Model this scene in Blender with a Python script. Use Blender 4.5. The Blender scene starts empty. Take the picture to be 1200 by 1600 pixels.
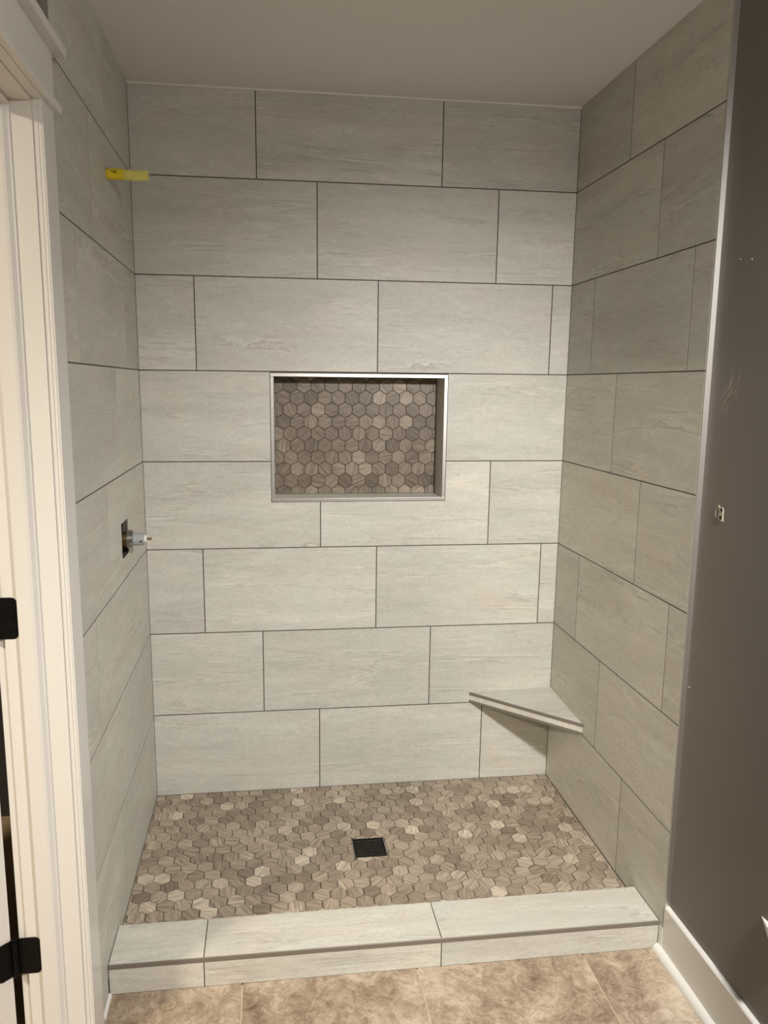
import bpy, bmesh, math, random
from mathutils import Vector, Matrix
from mathutils.geometry import tessellate_polygon
random.seed(11)
SC = bpy.context.scene
COL = SC.collection

# ------------------------------------------------------------------ camera
cd = bpy.data.cameras.new('camera')
cam = bpy.data.objects.new('camera', cd)
COL.objects.link(cam)
r = Vector((0.9916809, -0.1283581, 0.009649)); u = Vector((0.0141592, 0.1832834, 0.9829582)); f = Vector((0.1279392, 0.9746442, -0.1835761))
cam.matrix_world = Matrix(((r.x, u.x, -f.x, 0.42475), (r.y, u.y, -f.y, -2.76552), (r.z, u.z, -f.z, 1.49685), (0, 0, 0, 1)))
cd.sensor_fit = 'VERTICAL'; cd.sensor_height = 24.0
cd.lens = 1234.732 / 1600 * 24.0
cd.shift_x = 19.56 / 1600; cd.shift_y = 31.98 / 1600
cd.clip_start = 0.02
SC.camera = cam

# ------------------------------------------------------------------ world, lamps, exposure
w = bpy.data.worlds.new('world'); SC.world = w; w.use_nodes = True
w.node_tree.nodes['Background'].inputs[0].default_value = (0.9, 0.85, 0.75, 1)
w.node_tree.nodes['Background'].inputs[1].default_value = 0.0
SC.view_settings.view_transform = 'Standard'; SC.view_settings.look = 'None'
SC.view_settings.gamma = 1; SC.view_settings.use_curve_mapping = False
SC.view_settings.exposure = -0.06
WARM = (1.0, 0.965, 0.925)

def lamp(name, typ, loc, energy, color, size, rot=(0, 0, 0)):
    l = bpy.data.lights.new(name, typ); l.energy = energy; l.color = color
    if typ == 'AREA': l.shape = 'DISK'; l.size = size
    else: l.shadow_soft_size = size
    o = bpy.data.objects.new(name, l); o.location = loc; o.rotation_euler = rot
    COL.objects.link(o); return o
lamp('vanity_lamp_shade_down', 'AREA', (1.38, -2.68, 2.16), 14, WARM, 0.16)
lamp('vanity_lamp_glow', 'POINT', (1.38, -2.68, 2.20), 32, WARM, 0.05)
spot = lamp('vanity_lamp_throw', 'SPOT', (1.38, -2.68, 2.16), 285, WARM, 0.07)
spot.rotation_euler = (Vector((1.06, -0.05, 0.22)) - spot.location).to_track_quat('-Z', 'Y').to_euler()
spot.data.spot_size = math.radians(80); spot.data.spot_blend = 1.0
lamp('hall_ceiling_lamp', 'AREA', (-1.45, -2.5, 2.40), 96, (1.0, 0.87, 0.70), 0.34)

# ------------------------------------------------------------------ dimensions (metres, back wall at y=0, shower floor at z=0)
W = 1.4875; ZC = 2.422; ZF = -0.0475; ZCURB = 0.038
WP = W + 0.014          # painted plane of the right wall
LP = -0.012             # painted plane of the left wall
YEND = -3.6
def wy(y, z): return y * (1 + 0.017 * (ZC - z))     # the side walls are slightly out of plumb

# ------------------------------------------------------------------ materials
def mat(name):
    m = bpy.data.materials.new(name); m.use_nodes = True
    return m, m.node_tree.nodes, m.node_tree.links, m.node_tree.nodes['Principled BSDF']
def plain(name, col, rough=0.5, metal=0.0, bump=0.0, bscale=60, spec=0.5, var=0.0):
    m, N, L, B = mat(name)
    B.inputs['Base Color'].default_value = (*col, 1); B.inputs['Roughness'].default_value = rough
    B.inputs['Metallic'].default_value = metal; B.inputs['Specular IOR Level'].default_value = spec
    tc = N.new('ShaderNodeTexCoord'); n = N.new('ShaderNodeTexNoise'); n.inputs['Scale'].default_value = bscale
    n.inputs['Detail'].default_value = 4
    L.new(tc.outputs['Object'], n.inputs['Vector'])
    mx = N.new('ShaderNodeMix'); mx.data_type = 'RGBA'
    mx.inputs[6].default_value = tuple(c * (1 - var) for c in col) + (1,)
    mx.inputs[7].default_value = tuple(min(1, c * (1 + var)) for c in col) + (1,)
    L.new(n.outputs['Fac'], mx.inputs[0]); L.new(mx.outputs[2], B.inputs['Base Color'])
    if bump:
        b = N.new('ShaderNodeBump'); b.inputs['Strength'].default_value = bump; b.inputs['Distance'].default_value = 0.002
        L.new(n.outputs['Fac'], b.inputs['Height']); L.new(b.outputs['Normal'], B.inputs['Normal'])
    return m
def ramp(N, stops, interp='LINEAR'):
    c = N.new('ShaderNodeValToRGB'); e = c.color_ramp.elements; c.color_ramp.interpolation = interp
    while len(e) < len(stops): e.new(0.5)
    for k, (p, col) in enumerate(stops):
        e[k].position = p; e[k].color = (*col, 1) if len(col) == 3 else col
    return c
def math_(N, L, op, a, b):
    n = N.new('ShaderNodeMath'); n.operation = op
    for i, v in enumerate((a, b)):
        if isinstance(v, (int, float)): n.inputs[i].default_value = v
        else: L.new(v, n.inputs[i])
    return n.outputs[0]
def mixc(N, L, fac, a, b, mode='MIX'):
    n = N.new('ShaderNodeMix'); n.data_type = 'RGBA'; n.blend_type = mode
    for i, v in ((0, fac), (6, a), (7, b)):
        if isinstance(v, (int, float)): n.inputs[i].default_value = v
        elif isinstance(v, tuple): n.inputs[i].default_value = (*v, 1)
        else: L.new(v, n.inputs[i])
    return n.outputs[2]

def porcelain(name, tint):
    m, N, L, B = mat(name)
    tc = N.new('ShaderNodeTexCoord'); oi = N.new('ShaderNodeObjectInfo')
    off = N.new('ShaderNodeVectorMath'); off.operation = 'ADD'
    cx = N.new('ShaderNodeCombineXYZ')
    L.new(math_(N, L, 'MULTIPLY', oi.outputs['Random'], 71.0), cx.inputs[0])
    L.new(math_(N, L, 'MULTIPLY', oi.outputs['Random'], 37.0), cx.inputs[1])
    L.new(math_(N, L, 'MULTIPLY', oi.outputs['Random'], 13.0), cx.inputs[2])
    L.new(tc.outputs['Object'], off.inputs[0]); L.new(cx.outputs[0], off.inputs[1])
    def noise(sc, scale, det, dist=0.0, rough=0.55):
        mp = N.new('ShaderNodeMapping'); mp.inputs['Scale'].default_value = sc
        L.new(off.outputs[0], mp.inputs['Vector'])
        n = N.new('ShaderNodeTexNoise'); n.inputs['Scale'].default_value = scale; n.inputs['Detail'].default_value = det
        n.inputs['Distortion'].default_value = dist; n.inputs['Roughness'].default_value = rough
        L.new(mp.outputs[0], n.inputs['Vector']); return n.outputs['Fac']
    broad = noise((0.8, 4.6, 1), 2.0, 5, 0.7)
    fine = noise((1.8, 7.0, 1), 5.0, 10, 1.6, 0.68)
    worm = noise((1.0, 1.5, 1), 24, 8, 2.6, 0.68)
    cloud = noise((1, 1.6, 1), 5.0, 5, 0.4)
    speck = noise((1, 1, 1), 150, 3)
    base = ramp(N, [(0.34, (0.41, 0.398, 0.362)), (0.44, (0.485, 0.474, 0.437)), (0.51, (0.528, 0.518, 0.48)), (0.58, (0.568, 0.558, 0.52)), (0.68, (0.65, 0.64, 0.60))])
    k1 = math_(N, L, 'ADD', math_(N, L, 'MULTIPLY', broad, 0.44), math_(N, L, 'MULTIPLY', fine, 0.32))
    L.new(math_(N, L, 'ADD', k1, math_(N, L, 'MULTIPLY', worm, 0.28)), base.inputs[0])
    # irregular dark/light wisps along contour lines of a flattened noise, only in some patches
    c = base.outputs[0]
    for (sc, scale, lo, dist, amt) in (((0.40, 5.2, 1), 2.3, 0.5, 0.9, 0.72), ((0.6, 8.5, 1), 3.1, 0.46, 1.3, 0.42)):
        vn = noise(sc, scale, 9, dist, 0.62)
        v1 = ramp(N, [(lo - .022, (0, 0, 0)), (lo - .006, (1, 1, 1)), (lo + .004, (0, 0, 0))]); L.new(vn, v1.inputs[0])
        v2 = ramp(N, [(lo + .002, (0, 0, 0)), (lo + .014, (1, 1, 1)), (lo + .05, (0, 0, 0))]); L.new(vn, v2.inputs[0])
        msk = ramp(N, [(0.46, (0, 0, 0)), (0.60, (1, 1, 1))]); L.new(noise((0.9, 3.4, 1), 2.7 + scale * .3, 4), msk.inputs[0])
        c = mixc(N, L, math_(N, L, 'MULTIPLY', math_(N, L, 'MULTIPLY', v1.outputs[0], msk.outputs[0]), amt), c, (0.335, 0.31, 0.27))
        c = mixc(N, L, math_(N, L, 'MULTIPLY', math_(N, L, 'MULTIPLY', v2.outputs[0], msk.outputs[0]), amt * 0.8), c, (0.68, 0.665, 0.62))
    hue = ramp(N, [(0.36, (0.975, 1.0, 0.985)), (0.64, (1.02, 0.99, 0.97))]); L.new(cloud, hue.inputs[0])
    c = mixc(N, L, 1.0, c, hue.outputs[0], 'MULTIPLY')
    sp = ramp(N, [(0.3, (0.94, 0.94, 0.94)), (0.7, (1.05, 1.05, 1.05))]); L.new(speck, sp.inputs[0])
    c = mixc(N, L, 1.0, c, sp.outputs[0], 'MULTIPLY')
    c = mixc(N, L, 1.0, c, tint, 'MULTIPLY')
    tv = ramp(N, [(0.0, (0.93, 0.93, 0.925)), (1.0, (1.06, 1.055, 1.04))]); L.new(math_(N, L, 'FRACT', math_(N, L, 'MULTIPLY', oi.outputs['Random'], 91.7), 0), tv.inputs[0])
    c = mixc(N, L, 1.0, c, tv.outputs[0], 'MULTIPLY')
    L.new(c, B.inputs['Base Color']); B.inputs['Roughness'].default_value = 0.48; B.inputs['Specular IOR Level'].default_value = 0.35
    b = N.new('ShaderNodeBump'); b.inputs['Strength'].default_value = 0.12; b.inputs['Distance'].default_value = 0.001
    L.new(fine, b.inputs['Height']); L.new(b.outputs[0], B.inputs['Normal'])
    return m
M_TILE = porcelain('greige_porcelain', (1.0, 1.0, 0.985))

def hexmat(name, bright):
    m, N, L, B = mat(name)
    oi = N.new('ShaderNodeObjectInfo'); ge = N.new('ShaderNodeNewGeometry'); tc = N.new('ShaderNodeTexCoord')
    rnd = math_(N, L, 'FRACT', math_(N, L, 'ADD', oi.outputs['Random'], ge.outputs['Random Per Island']), 0)
    r2 = math_(N, L, 'FRACT', math_(N, L, 'MULTIPLY', rnd, 17.31), 0)
    r3 = math_(N, L, 'FRACT', math_(N, L, 'MULTIPLY', rnd, 53.77), 0)
    rot = N.new('ShaderNodeVectorRotate'); rot.rotation_type = 'Z_AXIS'
    L.new(tc.outputs['Object'], rot.inputs['Vector']); L.new(math_(N, L, 'MULTIPLY', r2, 3.1416), rot.inputs['Angle'])
    cx = N.new('ShaderNodeCombineXYZ')
    L.new(math_(N, L, 'MULTIPLY', rnd, 50.0), cx.inputs[0]); L.new(math_(N, L, 'MULTIPLY', r3, 50.0), cx.inputs[1])
    ad = N.new('ShaderNodeVectorMath'); L.new(rot.outputs[0], ad.inputs[0]); L.new(cx.outputs[0], ad.inputs[1])
    mp = N.new('ShaderNodeMapping'); mp.inputs['Scale'].default_value = (6, 62, 1); L.new(ad.outputs[0], mp.inputs[0])
    n = N.new('ShaderNodeTexNoise'); n.inputs['Scale'].default_value = 2.4; n.inputs['Detail'].default_value = 6; n.inputs['Distortion'].default_value = 0.5
    L.new(mp.outputs[0], n.inputs['Vector'])
    tone = ramp(N, [(0.0, (0.205, 0.168, 0.132)), (0.12, (0.255, 0.213, 0.170)), (0.5, (0.325, 0.275, 0.224)), (0.88, (0.385, 0.333, 0.275)), (1.0, (0.54, 0.48, 0.405))])
    L.new(r3, tone.inputs[0])
    st = ramp(N, [(0.30, (0.56, 0.54, 0.52)), (0.45, (0.90, 0.89, 0.88)), (0.56, (1.10, 1.10, 1.10)), (0.72, (1.45, 1.45, 1.45))]); L.new(n.outputs['Fac'], st.inputs[0])
    c = mixc(N, L, 1.0, tone.outputs[0], st.outputs[0], 'MULTIPLY')
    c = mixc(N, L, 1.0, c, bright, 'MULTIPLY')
    L.new(c, B.inputs['Base Color']); B.inputs['Roughness'].default_value = 0.42; B.inputs['Specular IOR Level'].default_value = 0.4
    return m
M_HEX = hexmat('veined_marble_hexagon', (1.02, 1.0, 0.95))
M_HEX_SHADE = hexmat('veined_marble_hexagon_niche_shade', (0.60, 0.575, 0.525))  # same marble hexagon, tinted down; the niche's shade is put into the colour

def travertine(name):
    m, N, L, B = mat(name)
    tc = N.new('ShaderNodeTexCoord'); oi = N.new('ShaderNodeObjectInfo')
    ad = N.new('ShaderNodeVectorMath'); cx = N.new('ShaderNodeCombineXYZ')
    L.new(math_(N, L, 'MULTIPLY', oi.outputs['Random'], 40.0), cx.inputs[0]); L.new(tc.outputs['Object'], ad.inputs[0]); L.new(cx.outputs[0], ad.inputs[1])
    def noise(scale, det, dist, rough=0.6):
        n = N.new('ShaderNodeTexNoise'); n.inputs['Scale'].default_value = scale; n.inputs['Detail'].default_value = det
        n.inputs['Distortion'].default_value = dist; n.inputs['Roughness'].default_value = rough
        L.new(ad.outputs[0], n.inputs['Vector']); return n.outputs['Fac']
    a = noise(3.5, 10, 0.8, 0.62); b_ = noise(60, 8, 1.8, 0.8); d_ = noise(14, 12, 1.8, 0.8)
    k = math_(N, L, 'ADD', math_(N, L, 'ADD', math_(N, L, 'MULTIPLY', a, 0.36), math_(N, L, 'MULTIPLY', b_, 0.26)), math_(N, L, 'MULTIPLY', d_, 0.38))
    c = ramp(N, [(0.40, (0.145, 0.102, 0.066)), (0.455, (0.25, 0.186, 0.128)), (0.50, (0.36, 0.282, 0.203)), (0.54, (0.465, 0.378, 0.283)), (0.60, (0.60, 0.51, 0.40))])
    L.new(k, c.inputs[0]); L.new(c.outputs[0], B.inputs['Base Color'])
    B.inputs['Roughness'].default_value = 0.42
    bp = N.new('ShaderNodeBump'); bp.inputs['Strength'].default_value = 0.2; bp.inputs['Distance'].default_value = 0.001
    L.new(b_, bp.inputs['Height']); L.new(bp.outputs[0], B.inputs['Normal'])
    return m
M_TRAV = travertine('brown_travertine')

def taupe_wall():
    m, N, L, B = mat('taupe_wall_paint')
    tc = N.new('ShaderNodeTexCoord'); n = N.new('ShaderNodeTexNoise'); n.inputs['Scale'].default_value = 160; n.inputs['Detail'].default_value = 2
    L.new(tc.outputs['Object'], n.inputs[0])
    # scuff of spackle dust: soft ellipse around (y -1.003, z 1.49), broken up by streaky noise
    mp = N.new('ShaderNodeMapping'); mp.vector_type = 'POINT'
    sub = N.new('ShaderNodeVectorMath'); sub.operation = 'SUBTRACT'; sub.inputs[1].default_value = (WP, -1.003, 1.488)
    L.new(tc.outputs['Object'], sub.inputs[0])
    rt = N.new('ShaderNodeVectorRotate'); rt.rotation_type = 'X_AXIS'; rt.inputs['Angle'].default_value = -0.52
    L.new(sub.outputs[0], rt.inputs['Vector'])
    mp.inputs['Scale'].default_value = (0, 30, 14); L.new(rt.outputs[0], mp.inputs[0])
    ln = N.new('ShaderNodeVectorMath'); ln.operation = 'LENGTH'; L.new(mp.outputs[0], ln.inputs[0])
    el = ramp(N, [(0.3, (1, 1, 1)), (1.0, (0, 0, 0))]); L.new(ln.outputs['Value'], el.inputs[0])
    m2 = N.new('ShaderNodeMapping'); m2.inputs['Scale'].default_value = (0, 130, 34); L.new(rt.outputs[0], m2.inputs[0])
    sn = N.new('ShaderNodeTexNoise'); sn.inputs['Scale'].default_value = 1.0; sn.inputs['Detail'].default_value = 5; L.new(m2.outputs[0], sn.inputs[0])
    sr = ramp(N, [(0.48, (0, 0, 0)), (0.62, (1, 1, 1))]); L.new(sn.outputs['Fac'], sr.inputs[0])
    fac = math_(N, L, 'MULTIPLY', math_(N, L, 'MULTIPLY', el.outputs[0], sr.outputs[0]), 0.5)
    big = N.new('ShaderNodeTexNoise'); big.inputs['Scale'].default_value = 3; L.new(tc.outputs['Object'], big.inputs[0])
    base = mixc(N, L, big.outputs['Fac'], (0.158, 0.139, 0.121), (0.176, 0.156, 0.136))
    c = mixc(N, L, fac, base, (0.42, 0.40, 0.36))
    L.new(c, B.inputs['Base Color']); B.inputs['Roughness'].default_value = 0.55
    b = N.new('ShaderNodeBump'); b.inputs['Strength'].default_value = 0.15; b.inputs['Distance'].default_value = 0.001
    L.new(n.outputs['Fac'], b.inputs['Height']); L.new(b.outputs[0], B.inputs['Normal'])
    return m
M_TAUPE = taupe_wall()
M_GROUT = plain('grey_brown_grout', (0.072, 0.061, 0.051), 0.9, var=0.15)
M_GROUTF = plain('brown_floor_grout', (0.085, 0.066, 0.048), 0.9, var=0.2)
M_CAULK = plain('pale_caulk', (0.74, 0.71, 0.64), 0.6)
M_CEIL = plain('ceiling_paint', (0.77, 0.755, 0.735), 0.85, bump=0.35, bscale=170, var=0.03)
M_TRIM = plain('white_trim_paint', (0.71, 0.70, 0.665), 0.28, var=0.02, bscale=8)
M_DOOR = plain('white_door_paint', (0.82, 0.80, 0.76), 0.35)
M_STEEL = plain('brushed_nickel', (0.60, 0.575, 0.54), 0.36, 0.93, bscale=200, var=0.05)
M_NICKEL_DARK = plain('nickel_edging_dark_reflection', (0.215, 0.19, 0.158), 0.5, 0.3)  # brushed nickel edging; the dark room it reflects is put into the colour
M_BLACK = plain('matte_black_metal', (0.003, 0.003, 0.003), 0.5, spec=0.15)
M_BLACKG = plain('black_drain_metal', (0.010, 0.010, 0.010), 0.22, 0.7)
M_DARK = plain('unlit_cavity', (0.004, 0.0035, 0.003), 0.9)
M_BRASS = plain('aged_brass', (0.42, 0.30, 0.15), 0.35, 1.0, bscale=90, var=0.2)
M_CHROME = plain('chrome', (0.36, 0.36, 0.345), 0.24, 1.0)
M_GREYP = plain('grey_plastic', (0.33, 0.345, 0.35), 0.4)
M_WHITEP = plain('white_plastic', (0.75, 0.74, 0.70), 0.4)
M_YELLOW = plain('yellow_plastic', (0.80, 0.62, 0.02), 0.35, bump=0.3, bscale=70, var=0.12)
M_YELLOWW = plain('pale_yellow_plastic', (0.78, 0.68, 0.17), 0.3, bump=0.5, bscale=90, var=0.35)
M_CHIP = plain('bare_gypsum', (0.40, 0.365, 0.295), 0.9, bump=0.5, bscale=200, var=0.1)
M_HALLF = plain('tan_hall_floor', (0.45, 0.33, 0.20), 0.6, var=0.1)
M_HALLW = plain('hall_wall_unlit', (0.035, 0.03, 0.026), 0.8)  # near-black base stands in for the unlit hall seen past the jamb

# ------------------------------------------------------------------ helpers
def link(name, bm, m, parent=None, M=None, recalc=True):
    if recalc: bmesh.ops.recalc_face_normals(bm, faces=bm.faces)
    me = bpy.data.meshes.new(name); bm.to_mesh(me); bm.free()
    me.materials.append(m)
    o = bpy.data.objects.new(name, me); COL.objects.link(o)
    if M is not None: o.matrix_world = M
    if parent is not None: o.parent = parent
    return o
def tag(o, label, cat, group=None, kind=None):
    o['label'] = label; o['category'] = cat
    if group: o['group'] = group
    if kind: o['kind'] = kind
    return o
def empty(name, label, cat, loc=(0, 0, 0), kind=None):
    o = bpy.data.objects.new(name, None); o.empty_display_size = 0.05; COL.objects.link(o)
    # children are modelled in room coordinates; origin kept at the room origin unless given
    o.location = loc
    return tag(o, label, cat, kind=kind)
def box(bm, x0, x1, y0, y1, z0, z1, warp=False, bev=0.0):
    vs = []
    for z in (z0, z1):
        for (x, y) in ((x0, y0), (x1, y0), (x1, y1), (x0, y1)):
            vs.append(bm.verts.new((x, wy(y, z) if warp else y, z)))
    fs = []
    for q in ((0, 3, 2, 1), (4, 5, 6, 7), (0, 1, 5, 4), (1, 2, 6, 5), (2, 3, 7, 6), (3, 0, 4, 7)):
        fs.append(bm.faces.new([vs[i] for i in q]))
    if bev:
        es = list({e for fc in fs for e in fc.edges})
        bmesh.ops.bevel(bm, geom=es, offset=bev, segments=2, affect='EDGES', profile=0.5)
    return vs
def boxes(name, lst, m, parent=None, warp=False, bev=0.0):
    bm = bmesh.new()
    for b in lst: box(bm, *b, warp=warp, bev=bev)
    return link(name, bm, m, parent)
def extrude_profile(bm, prof, y0, y1, warp=False):
    """profile in (x,z), swept along y"""
    a = [bm.verts.new((x, wy(y0, z) if warp else y0, z)) for x, z in prof]
    b = [bm.verts.new((x, wy(y1, z) if warp else y1, z)) for x, z in prof]
    n = len(prof)
    for i in range(n): bm.faces.new((a[i], a[(i + 1) % n], b[(i + 1) % n], b[i]))
    bm.faces.new(a[::-1]); bm.faces.new(b)
def tube(bm, path, radii, seg=20, closed=True):
    """rings along a straight-ish path of Vectors"""
    rings = []
    for i, (p, rr) in enumerate(zip(path, radii)):
        d = (path[min(i + 1, len(path) - 1)] - path[max(i - 1, 0)]).normalized()
        a = d.orthogonal().normalized() if i == 0 else (rings_a - d * rings_a.dot(d)).normalized()
        rings_a = a
        b = d.cross(a)
        rings.append([bm.verts.new(p + (a * math.cos(t) + b * math.sin(t)) * rr) for t in [2 * math.pi * k / seg for k in range(seg)]])
    for A, Bq in zip(rings, rings[1:]):
        for k in range(seg): bm.faces.new((A[k], A[(k + 1) % seg], Bq[(k + 1) % seg], Bq[k]))
    if closed: bm.faces.new(rings[0][::-1]); bm.faces.new(rings[-1])
def smooth(o, ang=40):
    for p in o.data.polygons: p.use_smooth = True
    try:
        o.data.set_sharp_from_angle(angle=math.radians(ang))
    except Exception: pass
    return o
def area2(P): return sum(P[i][0] * P[(i + 1) % len(P)][1] - P[(i + 1) % len(P)][0] * P[i][1] for i in range(len(P)))
def offset(P, d):
    """inset a simple CCW polygon by d (mitred)"""
    n = len(P); out = []
    for i in range(n):
        p0, p1, p2 = Vector(P[i - 1]), Vector(P[i]), Vector(P[(i + 1) % n])
        a = (p1 - p0).normalized(); b = (p2 - p1).normalized()
        na = Vector((-a.y, a.x)); nb = Vector((-b.y, b.x))
        k = 1 + na.dot(nb)
        out.append(tuple(p1 + (na + nb) * (d / max(k, 0.2))))
    return out
def clean(P):
    out = []
    for p in P:
        if not out or (Vector(p) - Vector(out[-1])).length > 1e-4: out.append(p)
    if len(out) > 2 and (Vector(out[0]) - Vector(out[-1])).length < 1e-4: out.pop()
    return out
def clip(P, axis, val, keep_less):
    out = []
    for i in range(len(P)):
        a, b = P[i], P[(i + 1) % len(P)]
        ina = (a[axis] <= val) == keep_less; inb = (b[axis] <= val) == keep_less
        if ina: out.append(a)
        if ina != inb:
            t = (val - a[axis]) / (b[axis] - a[axis])
            out.append((a[0] + (b[0] - a[0]) * t, a[1] + (b[1] - a[1]) * t))
    return clean(out)
def slab(bm, P, thick, ch, holes=(), o=(0, 0), z0=0.0):
    """chamfered flat piece with outline P (CCW); front face at z0"""
    O = Vector(o)
    loops = [[Vector(q) - O for q in P]] + [[Vector(q) - O for q in h] for h in holes]
    ins = [Vector(q) for q in offset([tuple(q) for q in loops[0]], ch)]
    front = [ins] + loops[1:]
    fv = [[bm.verts.new((q.x, q.y, z0)) for q in lp] for lp in front]
    flat = [v for lp in fv for v in lp]
    for tri in tessellate_polygon([[Vector((q.x, q.y, 0)) for q in lp] for lp in front]):
        try: bm.faces.new([flat[i] for i in tri])
        except ValueError: pass
    rim = [bm.verts.new((q.x, q.y, z0 - ch)) for q in loops[0]]
    low = [bm.verts.new((q.x, q.y, z0 - thick)) for q in loops[0]]
    n = len(rim)
    for i in range(n):
        j = (i + 1) % n
        bm.faces.new((fv[0][i], rim[i], rim[j], fv[0][j])); bm.faces.new((rim[i], low[i], low[j], rim[j]))
    for k, h in enumerate(loops[1:]):
        lw = [bm.verts.new((q.x, q.y, z0 - thick)) for q in h]
        for i in range(len(h)):
            j = (i + 1) % len(h); bm.faces.new((fv[k + 1][i], fv[k + 1][j], lw[j], lw[i]))
def frame(kind, off=0.0):
    """matrix: local X along the wall, Y up, Z out of the wall"""
    c = {'back': ((1, 0, 0), (0, 0, 1), (0, -1, 0), (0, off, 0)),
         'right': ((0, -1, 0), (0, 0, 1), (-1, 0, 0), (W + off, 0, 0)),
         'left': ((0, 1, 0), (0, 0, 1), (1, 0, 0), (off, 0, 0)),
         'floor': ((1, 0, 0), (0, 1, 0), (0, 0, 1), (0, 0, off))}[kind]
    return Matrix([[c[j][i] for j in range(4)] for i in range(3)] + [[0, 0, 0, 1]])
def piece(name, P, M, m, parent, thick=0.0032, ch=0.0003, holes=(), gap=0.0017):
    P = clean(P)
    if area2(P) < 0: P = P[::-1]
    if gap: P = offset(P, gap)
    cx = sum(q[0] for q in P) / len(P); cy = sum(q[1] for q in P) / len(P)
    bm = bmesh.new(); slab(bm, P, thick, ch, holes, (cx, cy))
    return link(name, bm, m, parent, M @ Matrix.Translation((cx, cy, 0)), recalc=True)

# ------------------------------------------------------------------ setting: shell
REC = 0.0005      # grout lies this far behind the tile faces
NX0, NX1, NZ0, NZ1 = 0.434, 1.053, 1.090, 1.534        # niche outer frame
ND = 0.0925
wall_back = boxes('wall_back', [(-0.15, NX0 + .006, REC, 0.2, -0.12, ZC), (NX1 - .006, WP + 0.12, REC, 0.2, -0.12, ZC),
                                (NX0 + .006, NX1 - .006, REC, 0.2, -0.12, NZ0 + .006), (NX0 + .006, NX1 - .006, REC, 0.2, NZ1 - .006, ZC),
                                (NX0 + .006, NX1 - .006, ND + .012, 0.2, NZ0 + .006, NZ1 - .006)], M_GROUT)
tag(wall_back, 'back wall of the shower in large greige tiles laid in thirds', 'wall', kind='structure')

wall_right = boxes('wall_right', [(WP, WP + 0.12, YEND, 0.0, -0.12, ZC)], M_TAUPE)
tag(wall_right, 'right wall, tiled inside the shower, dark taupe paint towards the viewer', 'wall', kind='structure')
bm = bmesh.new(); box(bm, W + REC, WP, -0.899, REC, ZF, ZC, warp=True)
link('backer_board', bm, M_GROUT, wall_right)

# valve and pipe openings in the left wall
VY0, VY1, VZ0, VZ1 = -0.434, -0.329, 0.990, 1.094
PY, PZ = -0.400, 2.054
DY0, DY1, DZ = -1.063, -1.83, 2.022                    # door opening (nominal y, top z)
DX = -0.130
bm = bmesh.new()
for b in ((DX, LP, VY1, 0.0, -0.12, ZC), (DX, LP, -1.044, VY0, -0.12, ZC), (DX, LP, VY0, VY1, -0.12, VZ0), (DX, LP, VY0, VY1, VZ1, ZC),
          (DX, LP, YEND, DY1 - 0.02, -0.12, ZC)):
    box(bm, *b, warp=True)
box(bm, DX, LP, DY1 - 0.02, -1.044, DZ + 0.02, ZC, warp=True)
box(bm, DX, DX + 0.01, VY0, VY1, VZ0, VZ1, warp=True)
wall_left = link('wall_left', bm, M_TAUPE)
tag(wall_left, 'left wall, tiled beside the shower, with a white cased doorway', 'wall', kind='structure')
bm = bmesh.new()
for b in ((LP, -REC, VY1, REC, ZF, ZC), (LP, -REC, -0.943, VY0, ZF, ZC), (LP, -REC, VY0, VY1, ZF, VZ0), (LP, -REC, VY0, VY1, VZ1, ZC)):
    box(bm, *b, warp=True)
link('backer_board', bm, M_GROUT, wall_left)

wall_front = boxes('wall_front', [(-3.2, WP + .12, YEND - 0.1, YEND, -0.12, ZC)], M_TAUPE)
tag(wall_front, 'taupe wall behind the viewer closing the bathroom', 'wall', kind='structure')
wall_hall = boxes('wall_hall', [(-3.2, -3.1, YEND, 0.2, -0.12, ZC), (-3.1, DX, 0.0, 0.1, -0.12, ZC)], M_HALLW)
tag(wall_hall, 'dim hallway walls beyond the open door', 'wall', kind='structure')
ceiling = boxes('ceiling', [(-3.2, WP + 0.12, YEND - .1, 0.2, ZC, ZC + 0.1)], M_CEIL)
tag(ceiling, 'off-white lightly textured ceiling over the shower', 'ceiling', kind='structure')
boxes('caulk_bead', [(0, W, -0.005, 0.001, ZC - 0.005, ZC)], M_CAULK, ceiling)

# bathroom floor
floor = boxes('floor', [(DX, WP, YEND, -0.925, -0.12, ZF - 0.0012)], plain('tan_floor_grout', (0.60, 0.50, 0.37), 0.8, var=0.05))
tag(floor, 'beige and brown mottled travertine bathroom floor outside the curb', 'floor', kind='structure')
xs = [-0.127, 0.338, 0.803, 1.268, 1.503]
ys = [-0.9195, -1.255, -1.72, -2.185, -2.65, -3.115, -3.58]
for i in range(len(xs) - 1):
    for j in range(len(ys) - 1):
        piece('tile', [(xs[i], ys[j + 1]), (xs[i + 1], ys[j + 1]), (xs[i + 1], ys[j]), (xs[i], ys[j])], frame('floor', ZF), M_TRAV, floor, thick=0.003, gap=0.0013)
hf = boxes('floor', [(-3.2, DX, YEND, 0.1, -0.12, ZF - 0.001)], M_HALLF)
tag(hf, 'tan hallway floor glimpsed past the door edge', 'floor', kind='structure')

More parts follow.
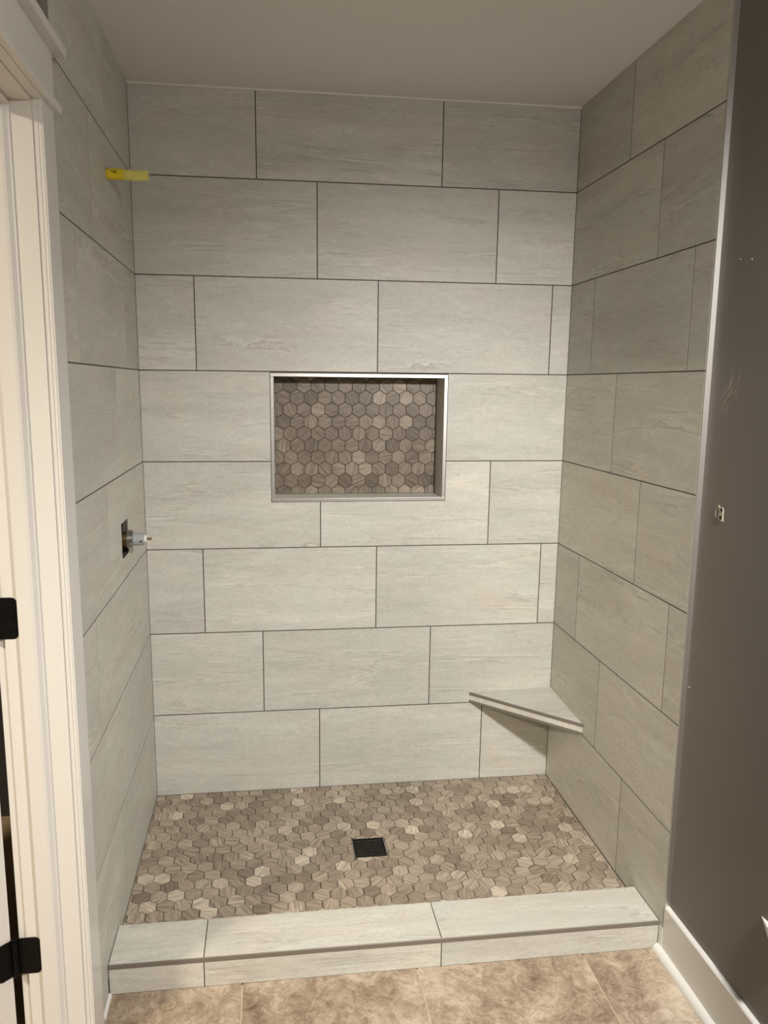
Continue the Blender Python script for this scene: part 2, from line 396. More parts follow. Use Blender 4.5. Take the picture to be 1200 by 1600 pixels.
# ------------------------------------------------------------------ wall tiles
ZR = [-0.0022, 0.3125, 0.619, 0.9255, 1.232, 1.5385, 1.845, 2.1515, ZC + 0.001]
def rect(x0, x1, z0, z1): return [(x0, z0), (x1, z0), (x1, z1), (x0, z1)]
FB = frame('back')
rows = {0: [.600, 1.219], 1: [.396, 1.012], 2: [.192, .807, 1.422], 5: [.189, .803, 1.418], 6: [.596, 1.213], 7: [.399, 1.0145]}
XL, XR = -0.0006, W + 0.0006
for k, js in rows.items():
    e = [XL] + js + [XR]
    for a, b in zip(e, e[1:]): piece('tile', rect(a, b, ZR[k], ZR[k + 1]), FB, M_TILE, wall_back)
z3, z4, z5 = ZR[3], ZR[4], ZR[5]
piece('tile', [(XL, z3), (.605, z3), (.605, NZ0), (NX0, NZ0), (NX0, z4), (XL, z4)], FB, M_TILE, wall_back)
piece('tile', [(.605, z3), (1.218, z3), (1.218, z4), (NX1, z4), (NX1, NZ0), (.605, NZ0)], FB, M_TILE, wall_back)
piece('tile', rect(1.218, XR, z3, z4), FB, M_TILE, wall_back)
piece('tile', rect(XL, NX0, z4, z5), FB, M_TILE, wall_back)
piece('tile', rect(NX1, XR, z4, z5), FB, M_TILE, wall_back)

def side(kind, joints, edge, parent):
    F = frame(kind); s = 1 if kind == 'right' else -1
    for k in range(8):
        e = [-0.0006] + joints[k] + [edge]
        for a, b in zip(e, e[1:]):
            z0, z1 = ZR[k], ZR[k + 1]
            P = [(a, z0), (b, z0), (b, z1), (a, z1)]
            if k == 0 and b == edge:
                zz = ZF + 0.002 if kind == 'left' else 0.0
                P = [(a, z0), (0.884, z0), (0.884, zz), (b, zz), (b, z1), (a, z1)] if kind == 'left' else P
            P = [(s * wy(uu, z), z) for uu, z in P]
            holes = []
            if kind == 'left':
                cy, cz = 0.5 * (VY0 + VY1), 0.5 * (VZ0 + VZ1)
                if a < -cy < b and z0 < cz < z1:
                    holes = [[(wy(VY0, VZ0), VZ0), (wy(VY1, VZ0), VZ0), (wy(VY1, VZ1), VZ1), (wy(VY0, VZ1), VZ1)]]
                if a < -PY < b and z0 < PZ < z1:
                    holes = [[(PY + 0.0165 * math.cos(t), PZ + 0.0165 * math.sin(t)) for t in [2 * math.pi * q / 20 for q in range(20)]]]
            piece('tile', P, F, M_TILE, parent, holes=holes)
side('right', [[.611], [.410], [.202, .812], [.604], [.406], [.201, .811], [.613], [.404]], 0.901, wall_right)
side('left', [[.621], [.406], [.188, .812], [.606], [.408], [.212, .822], [.622], [.398]], 0.945, wall_left)

# metal edge trims of the side walls
def vprism(bm, prof, z0, z1):
    """(x,y) profile raised from z0 to z1, following the lean"""
    a = [bm.verts.new((x, wy(y, z0), z0)) for x, y in prof]; b = [bm.verts.new((x, wy(y, z1), z1)) for x, y in prof]
    n = len(prof)
    for i in range(n): bm.faces.new((a[i], a[(i + 1) % n], b[(i + 1) % n], b[i]))
    bm.faces.new(a[::-1]); bm.faces.new(b)
bm = bmesh.new(); vprism(bm, [(W + 0.0002, -0.9016), (W + 0.0002, -0.9044), (W + 0.001, -0.9052), (WP + .0005, -0.9052), (WP + .0005, -0.9016)], 0.094, ZC)
o = link('edge_trim', bm, M_STEEL, wall_right); o['label'] = 'brushed metal edge trim where tile meets taupe paint'
bm = bmesh.new(); vprism(bm, [(LP, -0.9455), (-0.0002, -0.9455), (-0.0002, -0.9475), (LP, -0.9475)], ZF, ZC)
o = link('edge_trim', bm, M_STEEL, wall_left); o['label'] = 'thin metal edge trim'

# ------------------------------------------------------------------ shower floor with hexagons
sf = boxes('shower_floor', [(0, W, -0.768, 0.0, -0.06, -0.0022)], M_GROUTF)
tag(sf, 'shower floor of small veined brown and cream marble hexagons', 'floor', kind='structure')
DRX0, DRX1, DRY0, DRY1 = 0.683, 0.789, -0.471, -0.366
def hexpoly(cx, cy, a, b, g):
    """point-up hexagon of column pitch a and row pitch b, grout gap g"""
    hw = a / 2 - g / 2; R = b / 1.5 - g * 0.58
    return [(cx + hw, cy + R / 2), (cx, cy + R), (cx - hw, cy + R / 2), (cx - hw, cy - R / 2), (cx, cy - R), (cx + hw, cy - R / 2)]
A, Bp = 0.0506, 0.0451
hexes = []
for k in range(-1, 17):
    cy = -0.0585 - k * Bp
    for i in range(-1, 31):
        cx = 0.0327 + i * A + (A / 2 if k % 2 else 0) + random.uniform(-.0007, .0007)
        P = hexpoly(cx, cy + random.uniform(-.0006, .0006), A, Bp, 0.0026)
        for ax, v, less in ((0, 0.0015, False), (0, W - 0.0035, True), (1, -0.7665, False), (1, -0.003, True)): 
            if P: P = clip(P, ax, v, less)
        if len(P) < 3: continue
        xsq = [q[0] for q in P]; ysq = [q[1] for q in P]; g = 0.002
        if max(xsq) > DRX0 - g and min(xsq) < DRX1 + g and max(ysq) > DRY0 - g and min(ysq) < DRY1 + g:
            best = []
            for ax, v, less in ((0, DRX0 - g, True), (0, DRX1 + g, False), (1, DRY0 - g, True), (1, DRY1 + g, False)):
                Q = clip(P, ax, v, less)
                if len(Q) > 2 and (not best or abs(area2(Q)) > abs(area2(best))): best = Q
            P = best
        if len(P) < 3 or abs(area2(P)) < 2 * 4e-5: continue
        hexes.append((cy, cx, P))
hexes.sort(key=lambda h: h[0])          # nearest the viewer first: they show largest
FF = frame('floor')
for cy, cx, P in hexes[:300]:
    piece('hexagon_tile', P, FF, M_HEX, sf, thick=0.003, ch=0.0006, gap=0)
bm = bmesh.new()
for cy, cx, P in hexes[300:]:
    if area2(P) < 0: P = P[::-1]
    slab(bm, P, 0.003, 0.0006)
o = link('hexagon_tile', bm, M_HEX, sf); o['kind'] = 'stuff'; o['label'] = 'farther rows of marble hexagons along the back wall'

# ------------------------------------------------------------------ drain
dr = empty('floor_drain', 'square black grated drain set in the hexagon shower floor', 'drain', ((DRX0 + DRX1) / 2, (DRY0 + DRY1) / 2, 0))
def child_local(o, par):
    o.matrix_parent_inverse = Matrix.Translation(-par.location); return o
cxd, cyd = dr.location.x, dr.location.y
hw = 0.0515
bm = bmesh.new()
for b in ((-hw, hw, -hw, -hw + .0065), (-hw, hw, hw - .0065, hw), (-hw, -hw + .0065, -hw + .0065, hw - .0065), (hw - .0065, hw, -hw + .0065, hw - .0065)):
    box(bm, cxd + b[0], cxd + b[1], cyd + b[2], cyd + b[3], -0.006, 0.0012)
child_local(link('drain_frame', bm, M_BLACK, dr), dr)
bm = bmesh.new(); e_ = hw + 0.0016
for b in ((-e_, e_, -e_, -hw), (-e_, e_, hw, e_), (-e_, -hw, -hw, hw), (hw, e_, -hw, hw)): box(bm, cxd + b[0], cxd + b[1], cyd + b[2], cyd + b[3], -0.004, -0.0002)
o = child_local(link('drain_rim', bm, M_STEEL, dr), dr); o['label'] = 'thin silver rim'
bm = bmesh.new()
n = 9; span = 2 * (hw - .0065); step = span / n
for i in range(1, n):
    t = -hw + .0065 + i * step
    box(bm, cxd + t - .0016, cxd + t + .0016, cyd - hw + .006, cyd + hw - .006, -0.004, 0.0006)
    box(bm, cxd - hw + .006, cxd + hw - .006, cyd + t - .0016, cyd + t + .0016, -0.0038, 0.0008)
box(bm, cxd - 0.006, cxd + 0.006, cyd - 0.006, cyd + 0.006, -0.004, 0.0011)
child_local(link('drain_grate', bm, M_BLACKG, dr), dr)
bm = bmesh.new(); box(bm, cxd - hw, cxd + hw, cyd - hw, cyd + hw, -0.0064, -0.0056)
child_local(link('drain_pit', bm, M_DARK, dr), dr)

# ------------------------------------------------------------------ curb
CY0, CY1 = -0.768, -0.921          # back and front faces
cb = empty('shower_curb', 'low pale tiled curb across the shower entrance with nickel nosing', 'curb', (W / 2, (CY0 + CY1) / 2, ZF))
def cl(o): return child_local(o, cb)
cl(boxes('curb_core', [(0.001, W - 0.001, CY1 + 0.0025, CY0 - 0.0025, ZF + 0.001, ZCURB - 0.0024)], M_GROUT, cb))
ex = [0.001, 0.2405, 0.868, W - 0.001]
M_TILE2 = M_TILE
for a, b in zip(ex, ex[1:]):
    cl(piece('top_tile', [(a, CY1 + 0.001), (b, CY1 + 0.001), (b, CY0), (a, CY0)], frame('floor', ZCURB), M_TILE2, cb, gap=0.0013))
FBC = Matrix(((1, 0, 0, 0), (0, 0, -1, CY1), (0, 1, 0, 0), (0, 0, 0, 1)))
for a, b in zip(ex, ex[1:]):
    cl(piece('front_tile', rect(a, b, ZF - 0.0008, ZCURB - 0.0125), FBC, M_TILE2, cb, gap=0.0013))
FBB = Matrix(((-1, 0, 0, 0), (0, 0, 1, CY0), (0, 1, 0, 0), (0, 0, 0, 1)))
for a, b in zip(ex, ex[1:]):
    cl(piece('back_tile', rect(-b, -a, 0.001, ZCURB - 0.001), FBB, M_TILE2, cb, gap=0.0013))
bm = bmesh.new()
prof = [(CY1 - 0.0008, ZCURB - 0.013), (CY1 - 0.0016, ZCURB - 0.0125), (CY1 - 0.0016, ZCURB - 0.0006), (CY1 - 0.0008, ZCURB + 0.0002), (CY1 + 0.0008, ZCURB + 0.0002), (CY1 + 0.0012, ZCURB - 0.0105)]
a_ = [bm.verts.new((0.001, y, z)) for y, z in prof]; b_ = [bm.verts.new((W - 0.0005, y, z)) for y, z in prof]
for i in range(len(prof)): bm.faces.new((a_[i], a_[(i + 1) % 6], b_[(i + 1) % 6], b_[i]))
bm.faces.new(a_[::-1]); bm.faces.new(b_)
o = cl(link('edge_trim', bm, M_NICKEL_DARK, cb)); o['label'] = 'brushed nickel nosing strip, its dark reflection in the colour'

# ------------------------------------------------------------------ niche
ni = empty('shower_niche', 'recessed wall niche lined with marble hexagons and framed in metal', 'niche', ((NX0 + NX1) / 2, 0, NZ0))
def nl(o): return child_local(o, ni)
fw = 0.012; ix0, ix1, iz0, iz1 = NX0 + fw, NX1 - fw, NZ0 + fw, NZ1 - fw
nl(boxes('niche_back', [(ix0 - .004, ix1 + .004, ND + 0.002, ND + 0.011, iz0 - .004, iz1 + .004)], M_GROUTF, ni))
def bar(x0, x1, z0, z1):
    bm = bmesh.new(); box(bm, x0, x1, -0.0015, 0.012, z0, z1, bev=0.0009); return nl(link('edge_trim', bm, M_STEEL, ni))
bar(NX0, NX1, NZ1 - fw, NZ1); bar(NX0, NX1, NZ0, NZ0 + fw); bar(NX0, NX0 + fw, NZ0 + fw, NZ1 - fw); bar(NX1 - fw, NX1, NZ0 + fw, NZ1 - fw)
# lining tiles: left, right, top, sill (sill and cheeks taper a little to the back as in the photograph)
def lining(name, c8):
    bm = bmesh.new(); v = [bm.verts.new(c) for c in c8]
    for q in ((0, 1, 2, 3), (4, 7, 6, 5), (0, 4, 5, 1), (1, 5, 6, 2), (2, 6, 7, 3), (3, 7, 4, 0)): bm.faces.new([v[i] for i in q])
    return nl(link(name, bm, M_TILE, ni))
y0, y1 = 0.003, ND + 0.002; tx = 0.007; t_ = 0.006
lining('side_tile', [(ix0 - t_, y0, iz0), (ix0, y0, iz0), (ix0 + .001, y1, iz0), (ix0 - t_, y1, iz0), (ix0 - t_, y0, iz1), (ix0, y0, iz1), (ix0 + .001, y1, iz1), (ix0 - t_, y1, iz1)])
lining('side_tile', [(ix1 + t_, y0, iz0), (ix1, y0, iz0), (ix1 - tx, y1, iz0), (ix1 + t_, y1, iz0), (ix1 + t_, y0, iz1), (ix1, y0, iz1), (ix1 - tx, y1, iz1), (ix1 + t_, y1, iz1)])
lining('sill_tile', [(ix0, y0, iz0), (ix1, y0, iz0), (ix1, y1, iz0 + .003), (ix0, y1, iz0 + .003), (ix0, y0, iz0 - t_), (ix1, y0, iz0 - t_), (ix1, y1, iz0 - t_), (ix0, y1, iz0 - t_)])
lining('top_tile', [(ix0, y0, iz1), (ix1, y0, iz1), (ix1, y1, iz1), (ix0, y1, iz1), (ix0, y0, iz1 + t_), (ix1, y0, iz1 + t_), (ix1, y1, iz1 + t_), (ix0, y1, iz1 + t_)])
FN = frame('back', ND)
na, nb = 0.0492, 0.0425
for k in range(-1, 10):
    cz = 1.4925 - k * nb
    for i in range(-2, 14):
        cx = 0.504 + i * na + (-na / 2 if k % 2 else 0) + random.uniform(-.0004, .0004)
        P = hexpoly(cx, cz, na, nb, 0.0022)
        for ax, v, less in ((0, ix0 + 0.002, False), (0, ix1 - tx - 0.0015, True), (1, iz0 + 0.0045, False), (1, iz1 - 0.001, True)):
            if P: P = clip(P, ax, v, less)
        if len(P) < 3 or abs(area2(P)) < 2 * 3e-5: continue
        nl(piece('hexagon_tile', P, FN, M_HEX_SHADE, ni, thick=0.003, ch=0.0006, gap=0))

# ------------------------------------------------------------------ corner bench
be = empty('corner_bench', 'floating triangular tiled corner seat low in the back right corner', 'bench', (W, 0, 0.314))
def bl(o): return child_local(o, be)
ax_, ay_ = 1.169, -0.326                  # back-wall tip x, right-wall tip y
zt = 0.3525; zk = 0.362                   # top at the front edge, at the corner
def tri(name, z_lo, z_hi_f, z_hi_c, m, ins=0.0):
    bm = bmesh.new()
    P = [(ax_ + ins, -0.0006), (W - 0.0006, ay_ + ins), (W - 0.0006, -0.0006)]
    lo = [bm.verts.new((x, y, z_lo)) for x, y in P]
    hi = [bm.verts.new((x, y, z)) for (x, y), z in zip(P, (z_hi_f, z_hi_f, z_hi_c))]
    bm.faces.new(lo[::-1]); bm.faces.new(hi)
    for i in range(3): bm.faces.new((lo[i], lo[(i + 1) % 3], hi[(i + 1) % 3], hi[i]))
    return bl(link(name, bm, m, be))
tri('bench_core', 0.319, 0.345, 0.354, M_GROUT, 0.006)
tri('underside_tile', 0.3145, 0.319, 0.319, M_TILE, 0.006)
tri('top_tile', 0.345, zt, zk, M_TILE, 0.0045)
def front(name, z0, z1, m, d0, d1):
    """strip along the slanted front edge; d = distance outwards from the nominal front line"""
    bm = bmesh.new(); n = Vector((-1, -1)).normalized()
    A0 = Vector((ax_, -0.0006)); B0 = Vector((W - 0.0006, ay_))
    k = math.sqrt(2)
    def pts(d): return [Vector((A0.x - d * k, -0.0006)), Vector((W - 0.0006, B0.y - d * k))]
    q = [pts(d0)[0], pts(d0)[1], pts(d1)[1], pts(d1)[0]]
    lo = [bm.verts.new((p.x, p.y, z0)) for p in q]; hi = [bm.verts.new((p.x, p.y, z1)) for p in q]
    bm.faces.new(lo[::-1]); bm.faces.new(hi)
    for i in range(4): bm.faces.new((lo[i], lo[(i + 1) % 4], hi[(i + 1) % 4], hi[i]))
    return bl(link(name, bm, m, be))
front('front_tile', 0.3235, 0.3425, M_TILE, -0.006, -0.0002)
o = front('edge_trim', 0.3425, 0.3532, M_NICKEL_DARK, -0.004, 0.0008); o['label'] = 'dark metal strip along the upper front edge'
o = front('edge_trim', 0.3140, 0.3235, M_NICKEL_DARK, -0.007, 0.0004); o['label'] = 'dark metal strip along the lower front edge'

# ------------------------------------------------------------------ shower valve
va = empty('shower_valve', 'rough-in shower valve with grey sleeve poking through a square hole', 'valve', (0, -0.385, 1.04))
def vl(o): return child_local(o, va)
vy, vz = wy(-0.377, 1.04), 1.039
def cyl(name, x0, x1, r0, r1, m, par, fn, y=vy, z=vz, seg=28, hexa=False, rings=None):
    bm = bmesh.new()
    if rings: tube(bm, [Vector((x, y, z)) for x, _ in rings], [q for _, q in rings], seg)
    else: tube(bm, [Vector((x0, y, z)), Vector((x1, y, z))], [r0, r1], 6 if hexa else seg)
    o = fn(link(name, bm, m, par)); 
    if not hexa: smooth(o, 35)
    return o
cyl('valve_body', 0, 0, 0, 0, M_BRASS, va, vl, rings=[(-0.115, .024), (-0.03, .024), (-0.028, .0265), (-0.012, .0265), (-0.010, .023), (0.006, .023)])
cyl('retaining_nut', 0, 0, 0, 0, M_CHROME, va, vl, rings=[(0.006, .0255), (0.007, .0275), (0.013, .0275), (0.0135, .026), (0.0155, .026), (0.016, .0275), (0.022, .0265), (0.024, .022)])
cyl('grey_sleeve', 0, 0, 0, 0, M_GREYP, va, vl, rings=[(0.020, .0185), (0.022, .0205), (0.040, .0195), (0.0405, .0187), (0.0545, .0180), (0.0555, .0165)])
cyl('stem_tip', 0, 0, 0, 0, M_WHITEP, va, vl, rings=[(0.0535, .0125), (0.060, .0120), (0.062, .0085)])
cyl('stem_screw', 0, 0, 0, 0, M_BRASS, va, vl, rings=[(0.060, .0042), (0.066, .0042), (0.0665, .0032), (0.0675, .0032), (0.068, .0042), (0.076, .0042)], seg=14)
bm = bmesh.new(); tube(bm, [Vector((0.047, vy - 0.0192, vz - 0.004)), Vector((0.047, vy - 0.0165, vz - 0.004))], [0.0026, 0.0026], 12)
vl(link('set_screw', bm, M_BLACK, va))
bm = bmesh.new()
box(bm, -0.055, -0.008, wy(VY0, VZ0) + .004, wy(VY1, VZ0) - .004, VZ0 - .0005, VZ0 + 0.005)
o = vl(link('plaster_guard', bm, M_CHROME, va))
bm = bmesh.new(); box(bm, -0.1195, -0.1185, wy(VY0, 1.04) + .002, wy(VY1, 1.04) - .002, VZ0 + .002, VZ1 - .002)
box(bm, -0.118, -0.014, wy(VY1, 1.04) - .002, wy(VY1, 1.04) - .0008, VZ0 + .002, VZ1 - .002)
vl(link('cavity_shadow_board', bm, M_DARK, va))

# ------------------------------------------------------------------ yellow shower-arm stub
pi_ = empty('pipe_stub', 'yellow plastic pipe stub sticking out high on the left wall', 'pipe', (0, PY, PZ))
def pl(o): return child_local(o, pi_)
bm = bmesh.new()
tube(bm, [Vector((-0.011, PY, PZ)), Vector((0.004, PY, PZ)), Vector((0.02, PY, PZ + .0008)), Vector((0.035, PY, PZ)), Vector((0.045, PY, PZ - .0005))], [.0135, .0137, .0141, .0139, .0136], 24)
smooth(pl(link('pipe_sleeve', bm, M_YELLOW, pi_)))
bm = bmesh.new(); rr = [(0.044, .0130), (0.0455, .0139), (0.058, .0137), (0.072, .0134), (0.088, .0131), (0.098, .0128), (0.108, .0130), (0.1095, .0118), (0.104, .0105)]
tube(bm, [Vector((x, PY + .0004 * math.sin(x * 90), PZ - .0008 + .0004 * math.sin(x * 70))) for x, _ in rr], [q for _, q in rr], 24)
o = smooth(pl(link('pipe_cap', bm, M_YELLOWW, pi_))); o['label'] = 'paler translucent yellow end'
bm = bmesh.new(); box(bm, 0.002, 0.0455, 0, 0.001, 0, 0.001); bm.free()
bm = bmesh.new()
for s in ((0.012, 0.026, 0.0045), (0.018, 0.030, 0.001), (0.022, 0.026, 0.007)):
    a = -math.asin(min(0.9, s[2] / 0.0141))
    y = PY - 0.01415 * math.cos(a); box(bm, s[0], s[1], y - 0.0004, y + 0.0004, PZ + s[2] - .0008, PZ + s[2] + .0008)
o = pl(link('printed_mark', bm, M_BLACK, pi_)); o['label'] = 'small smudged black print'

# ------------------------------------------------------------------ door casing on the left wall (trim_1)
tr = tag(boxes('trim_1', [(LP, 0.006, -1.058, -0.973, ZF, 2.030)], M_TRIM, warp=True), 'white flat door casing with stepped head beside the left tile wall', 'trim', kind='structure')
# rounded inner arris on the casing
boxes('casing_arris', [(-0.0126, -0.0035, -1.0603, -1.0575, ZF, 2.030), (-0.0035, 0.0030, -1.0592, -1.0575, ZF, 2.030)], M_TRIM, tr, warp=True, bev=0.0005)
boxes('side_casing', [(LP, 0.006, -1.92, -1.835, ZF, 2.030)], M_TRIM, tr, warp=True, bev=0.001)
boxes('head_casing', [(-0.0128, 0.006, -1.84, -1.058, 2.0265, 2.0305)], M_TRIM, tr, warp=True, bev=0.0006)
boxes('header_board', [(LP, 0.008, -1.925, -0.972, 2.0455, 2.1395)], M_TRIM, tr, warp=True)
boxes('header_bead', [(LP, 0.020, -1.938, -0.960, 2.030, 2.0455)], M_TRIM, tr, warp=True, bev=0.003)
boxes('header_cap', [(LP, 0.031, -1.95, -0.945, 2.1395, 2.158)], M_TRIM, tr, warp=True, bev=0.003)
# ------------------------------------------------------------------ door jamb (trim_2)
jm = tag(boxes('trim_2', [(DX, -0.0128, -1.063, -1.0445, ZF, DZ)], M_TRIM, warp=True), 'white door jamb facing the viewer with stop and hinge side', 'trim', kind='structure')
boxes('head_jamb', [(DX, -0.0128, DY1, -1.0445, DZ, DZ + 0.0195)], M_TRIM, jm, warp=True)
boxes('side_jamb', [(DX, -0.0128, -1.849, DY1, ZF, DZ)], M_TRIM, jm, warp=True)
bm = bmesh.new(); vprism(bm, [(-0.098, -1.063), (-0.098, -1.0738), (-0.070, -1.0738), (-0.064, -1.0725), (-0.057, -1.067), (-0.0535, -1.0655), (-0.0535, -1.063)], ZF, DZ - 0.0105)
link('door_stop', bm, M_TRIM, jm)
boxes('head_stop', [(-0.098, -0.0535, DY1, -1.063, DZ - 0.0105, DZ)], M_TRIM, jm, warp=True)
boxes('hall_casing', [(-0.148, DX - .0003, -1.056, -0.972, ZF, 2.03), (-0.148, DX - .0003, -1.92, -1.835, ZF, 2.03), (-0.148, DX - .0003, -1.92, -0.972, 2.03, 2.12)], M_TRIM, jm, warp=True)

# ------------------------------------------------------------------ door leaf, open into the hall (door_1)
PX, PYN = -0.157, -1.069
th = math.radians(135); ct, stt = math.cos(th), math.sin(th)
def rot(dx, dy): return dx * ct + dy * stt, -dx * stt + dy * ct
def leafbox(bm, dx0, dx1, dy0, dy1, z0, z1, bev=0):
    vs = []
    for z in (z0, z1):
        for dx, dy in ((dx0, dy0), (dx1, dy0), (dx1, dy1), (dx0, dy1)):
            a, b = rot(dx, dy); vs.append(bm.verts.new((PX + a, wy(PYN, z) + b, z)))
    for q in ((0, 3, 2, 1), (4, 5, 6, 7), (0, 1, 5, 4), (1, 2, 6, 5), (2, 3, 7, 6), (3, 0, 4, 7)): bm.faces.new([vs[i] for i in q])
bm = bmesh.new(); leafbox(bm, 0.004, 0.039, -0.74, -0.003, ZF + 0.012, 2.015)
dl = tag(link('door_1', bm, M_DOOR), 'white door leaf swung open into the hall, seen edge-on at far left', 'door', kind='structure')
def rounded(w_, h_, rad, side_):
    P = [(0, -h_ / 2)]
    cx = w_ - rad
    for k in range(7): t = -math.pi / 2 + k * math.pi / 12; P.append((cx + rad * math.cos(t), -h_ / 2 + rad + rad * math.sin(t)))
    for k in range(7): t = k * math.pi / 12; P.append((cx + rad * math.cos(t), h_ / 2 - rad + rad * math.sin(t)))
    P.append((0, h_ / 2)); return P
for zc in (0.224, 1.009, 1.80):
    ypin = wy(PYN, zc)
    # knuckle
    bm = bmesh.new()
    for k in range(5): tube(bm, [Vector((PX + .004, ypin - .004, zc - 0.045 + k * 0.018)), Vector((PX + .004, ypin - .004, zc - 0.0275 + k * 0.018))], [.0058, .0058], 14)
    tube(bm, [Vector((PX + .004, ypin - .004, zc + 0.0448)), Vector((PX + .004, ypin - .004, zc + 0.049)), Vector((PX + .004, ypin - .004, zc + 0.052))], [.003, .0058, .0045], 14)
    h = link('hinge', bm, M_BLACK, dl); h['label'] = 'matte black butt hinge'
    # leaf on the jamb (faces the viewer)
    P = rounded(0.052, 0.090, 0.012, 1); bm = bmesh.new(); slab(bm, P, 0.0025, 0.0004)
    yj = wy(-1.063, zc) - 0.0022
    link('hinge_leaf', bm, M_BLACK, h, Matrix(((1, 0, 0, PX + 0.004), (0, 0, -1, yj), (0, 1, 0, zc), (0, 0, 0, 1))))
    for sx, sz in ((0.022, 0.0), (0.034, 0.026), (0.034, -0.026), (0.044, 0.004)):
        bm = bmesh.new(); q = Vector((PX + .004 + sx, yj - 0.0002, zc + sz)); tube(bm, [q, q + Vector((0, -0.0011, 0))], [.0034, .0026], 12)
        link('screw', bm, M_BLACKG, h)
    # leaf on the door edge
    ex_, ey_ = rot(1, 0); nx_, ny_ = rot(0, 1)
    P = rounded(0.036, 0.090, 0.012, 1); bm = bmesh.new(); slab(bm, P, 0.0025, 0.0004)
    oo = (PX + rot(0.003, -0.0005)[0], ypin + rot(0.003, -0.0005)[1])
    link('hinge_leaf', bm, M_BLACK, h, Matrix(((ex_, 0, nx_, oo[0]), (ey_, 0, ny_, oo[1]), (0, 1, 0, zc), (0, 0, 0, 1))))

# ------------------------------------------------------------------ baseboards
def qround(bm, x, z, rad, y0, y1, s):
    """quarter round against a face at x, on the floor at z; s = direction into the room"""
    P = [(x, z)] + [(x + s * rad * math.cos(t), z + rad * math.sin(t)) for t in [k * math.pi / 16 for k in range(9)]]
    extrude_profile(bm, P, y0, y1)
bt = 0.014; zb = 0.095
bm = bmesh.new(); extrude_profile(bm, [(WP, ZF), (WP - bt, ZF), (WP - bt, zb - 0.0035), (WP - bt + 0.0025, zb), (WP, zb)], YEND, -0.9405)
bb = tag(link('baseboard_right', bm, M_TRIM), 'white baseboard with shoe moulding under the taupe right wall', 'baseboard', kind='structure')
bm = bmesh.new(); qround(bm, WP - bt, ZF, 0.019, YEND, -0.9245, -1)
smooth(link('shoe_moulding', bm, M_TRIM, bb), 50)
bm = bmesh.new(); box(bm, W - 0.0015, W + 0.003, -0.9405, -0.9225, ZF, ZCURB - 0.012)
o = link('caulk_bead', bm, M_TRIM, bb); o['label'] = 'white caulk joint against the curb'
bm = bmesh.new(); extrude_profile(bm, [(LP, ZF), (LP + 0.0125, ZF), (LP + 0.0125, ZF + 0.09), (LP, ZF + 0.09)], -1.0095, -0.9905)
bl_ = tag(link('baseboard_left', bm, M_TRIM), 'short white baseboard and shoe piece between casing and curb', 'baseboard', kind='structure')
bm = bmesh.new(); qround(bm, 0.0006, ZF, 0.0075, -1.006, -0.9245, 1)
smooth(link('shoe_moulding', bm, M_TRIM, bl_), 50)

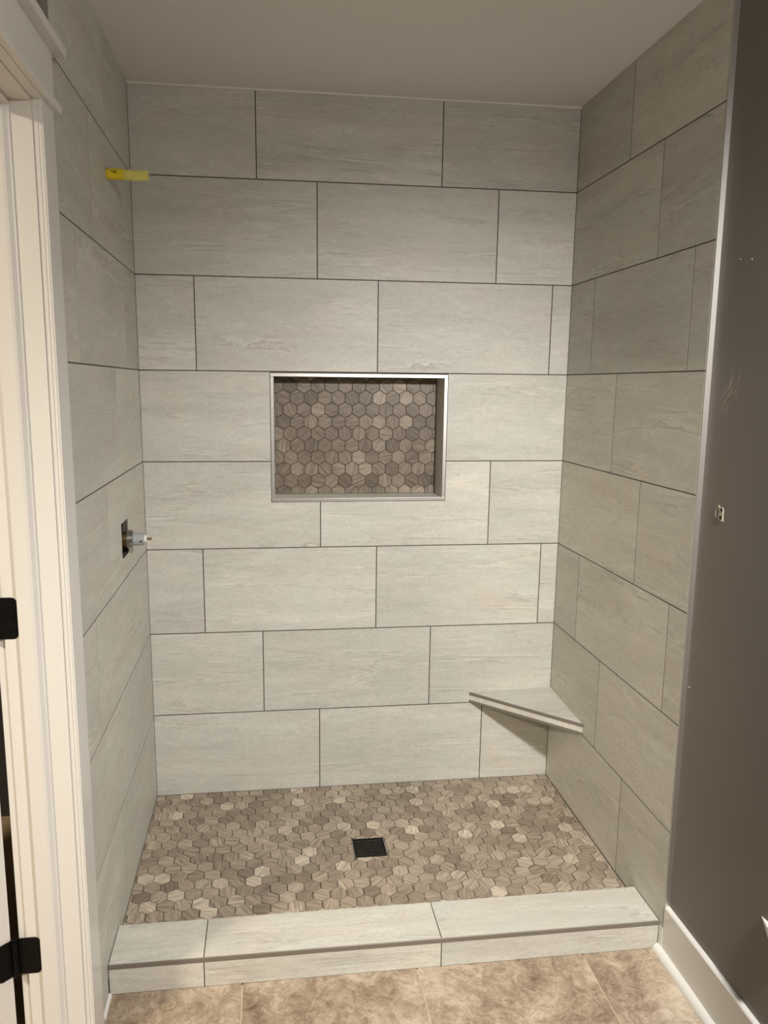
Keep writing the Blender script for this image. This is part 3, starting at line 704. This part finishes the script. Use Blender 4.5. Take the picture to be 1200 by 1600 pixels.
# ------------------------------------------------------------------ small things on the taupe wall
an = empty('wall_anchor', 'torn wall hole exposing a pale anchor with two dark holes', 'wall anchor', (WP, -1.015, 1.201))
def al(o): return child_local(o, an)
FR = Matrix(((0, 0, -1, WP), (-1, 0, 0, 0), (0, 1, 0, 0), (0, 0, 0, 1)))
P = [(1.003, 1.188), (1.018, 1.181), (1.024, 1.1845), (1.0265, 1.183), (1.0245, 1.194), (1.0245, 1.210), (1.020, 1.2165), (1.009, 1.2155), (1.004, 1.220), (1.002, 1.214), (1.0065, 1.206), (1.0065, 1.196)]
bm = bmesh.new(); slab(bm, P, 0.0022, 0.0005); al(link('anchor_plate', bm, M_CHIP, an, FR @ Matrix.Translation((0, 0, 0.002))))
for yy, zz in ((1.0185, 1.2105), (1.0165, 1.1915)):
    bm = bmesh.new(); tube(bm, [Vector((WP - .0015, -yy, zz)), Vector((WP - 0.0026, -yy, zz))], [.0044, .0044], 14)
    o = al(link('screw_hole', bm, M_DARK, an)); o['label'] = 'dark screw hole'
bm = bmesh.new()
pts = [Vector((WP - 0.0006, -(1.0075 - 0.0145 * math.cos(t)), 1.2005 + 0.0215 * math.sin(t))) for t in [-0.9 + 1.9 * k / 14 for k in range(15)]]
tube(bm, pts, [0.0004 + 0.0009 * math.sin(math.pi * k / 14) for k in range(15)], 6)
o = al(link('torn_paint_rim', bm, M_CHIP, an)); o['label'] = 'thin curved chip of torn paint'

for (y, z, rad, lab) in ((-0.943, 0.7325, 0.0028, 'tiny white paint chip low on the taupe wall by the trim'),
                         (-0.9995, 1.787, 0.0018, 'tiny pale speck high on the taupe wall, nearer the trim'),
                         (-1.0437, 1.781, 0.0018, 'tiny pale speck high on the taupe wall, farther from the trim')):
    bm = bmesh.new(); n = 7
    c0 = [bm.verts.new((WP - 0.0007, y + rad * random.uniform(.6, 1.2) * math.cos(2 * math.pi * k / n), z + rad * random.uniform(.6, 1.2) * math.sin(2 * math.pi * k / n))) for k in range(n)]
    c1 = [bm.verts.new((WP, v.co.y * 1.0, v.co.z)) for v in c0]
    bm.faces.new(c0); bm.faces.new(c1[::-1])
    for k in range(n): bm.faces.new((c0[k], c0[(k + 1) % n], c1[(k + 1) % n], c1[k]))
    tag(link('paint_chip', bm, M_WHITEP), lab, 'paint chip')

# pointed white fixture tip entering at the right edge
bm = bmesh.new()
P = [(1.3165, 0.3405), (1.385, 0.312), (1.435, 0.316), (1.435, 0.350), (1.36, 0.346)]
a_ = [bm.verts.new((WP, -y, z)) for y, z in P]
b_ = [bm.verts.new((WP - d, -y, z)) for (y, z), d in zip(P, (0.001, 0.02, 0.026, 0.026, 0.016))]
for i in range(5): bm.faces.new((a_[i], a_[(i + 1) % 5], b_[(i + 1) % 5], b_[i]))
bm.faces.new(a_[::-1]); bm.faces.new(b_)
bmesh.ops.triangulate(bm, faces=bm.faces)
tag(link('wall_bracket', bm, M_WHITEP), 'white pointed tip of a fixture on the taupe wall at the right edge', 'bracket')
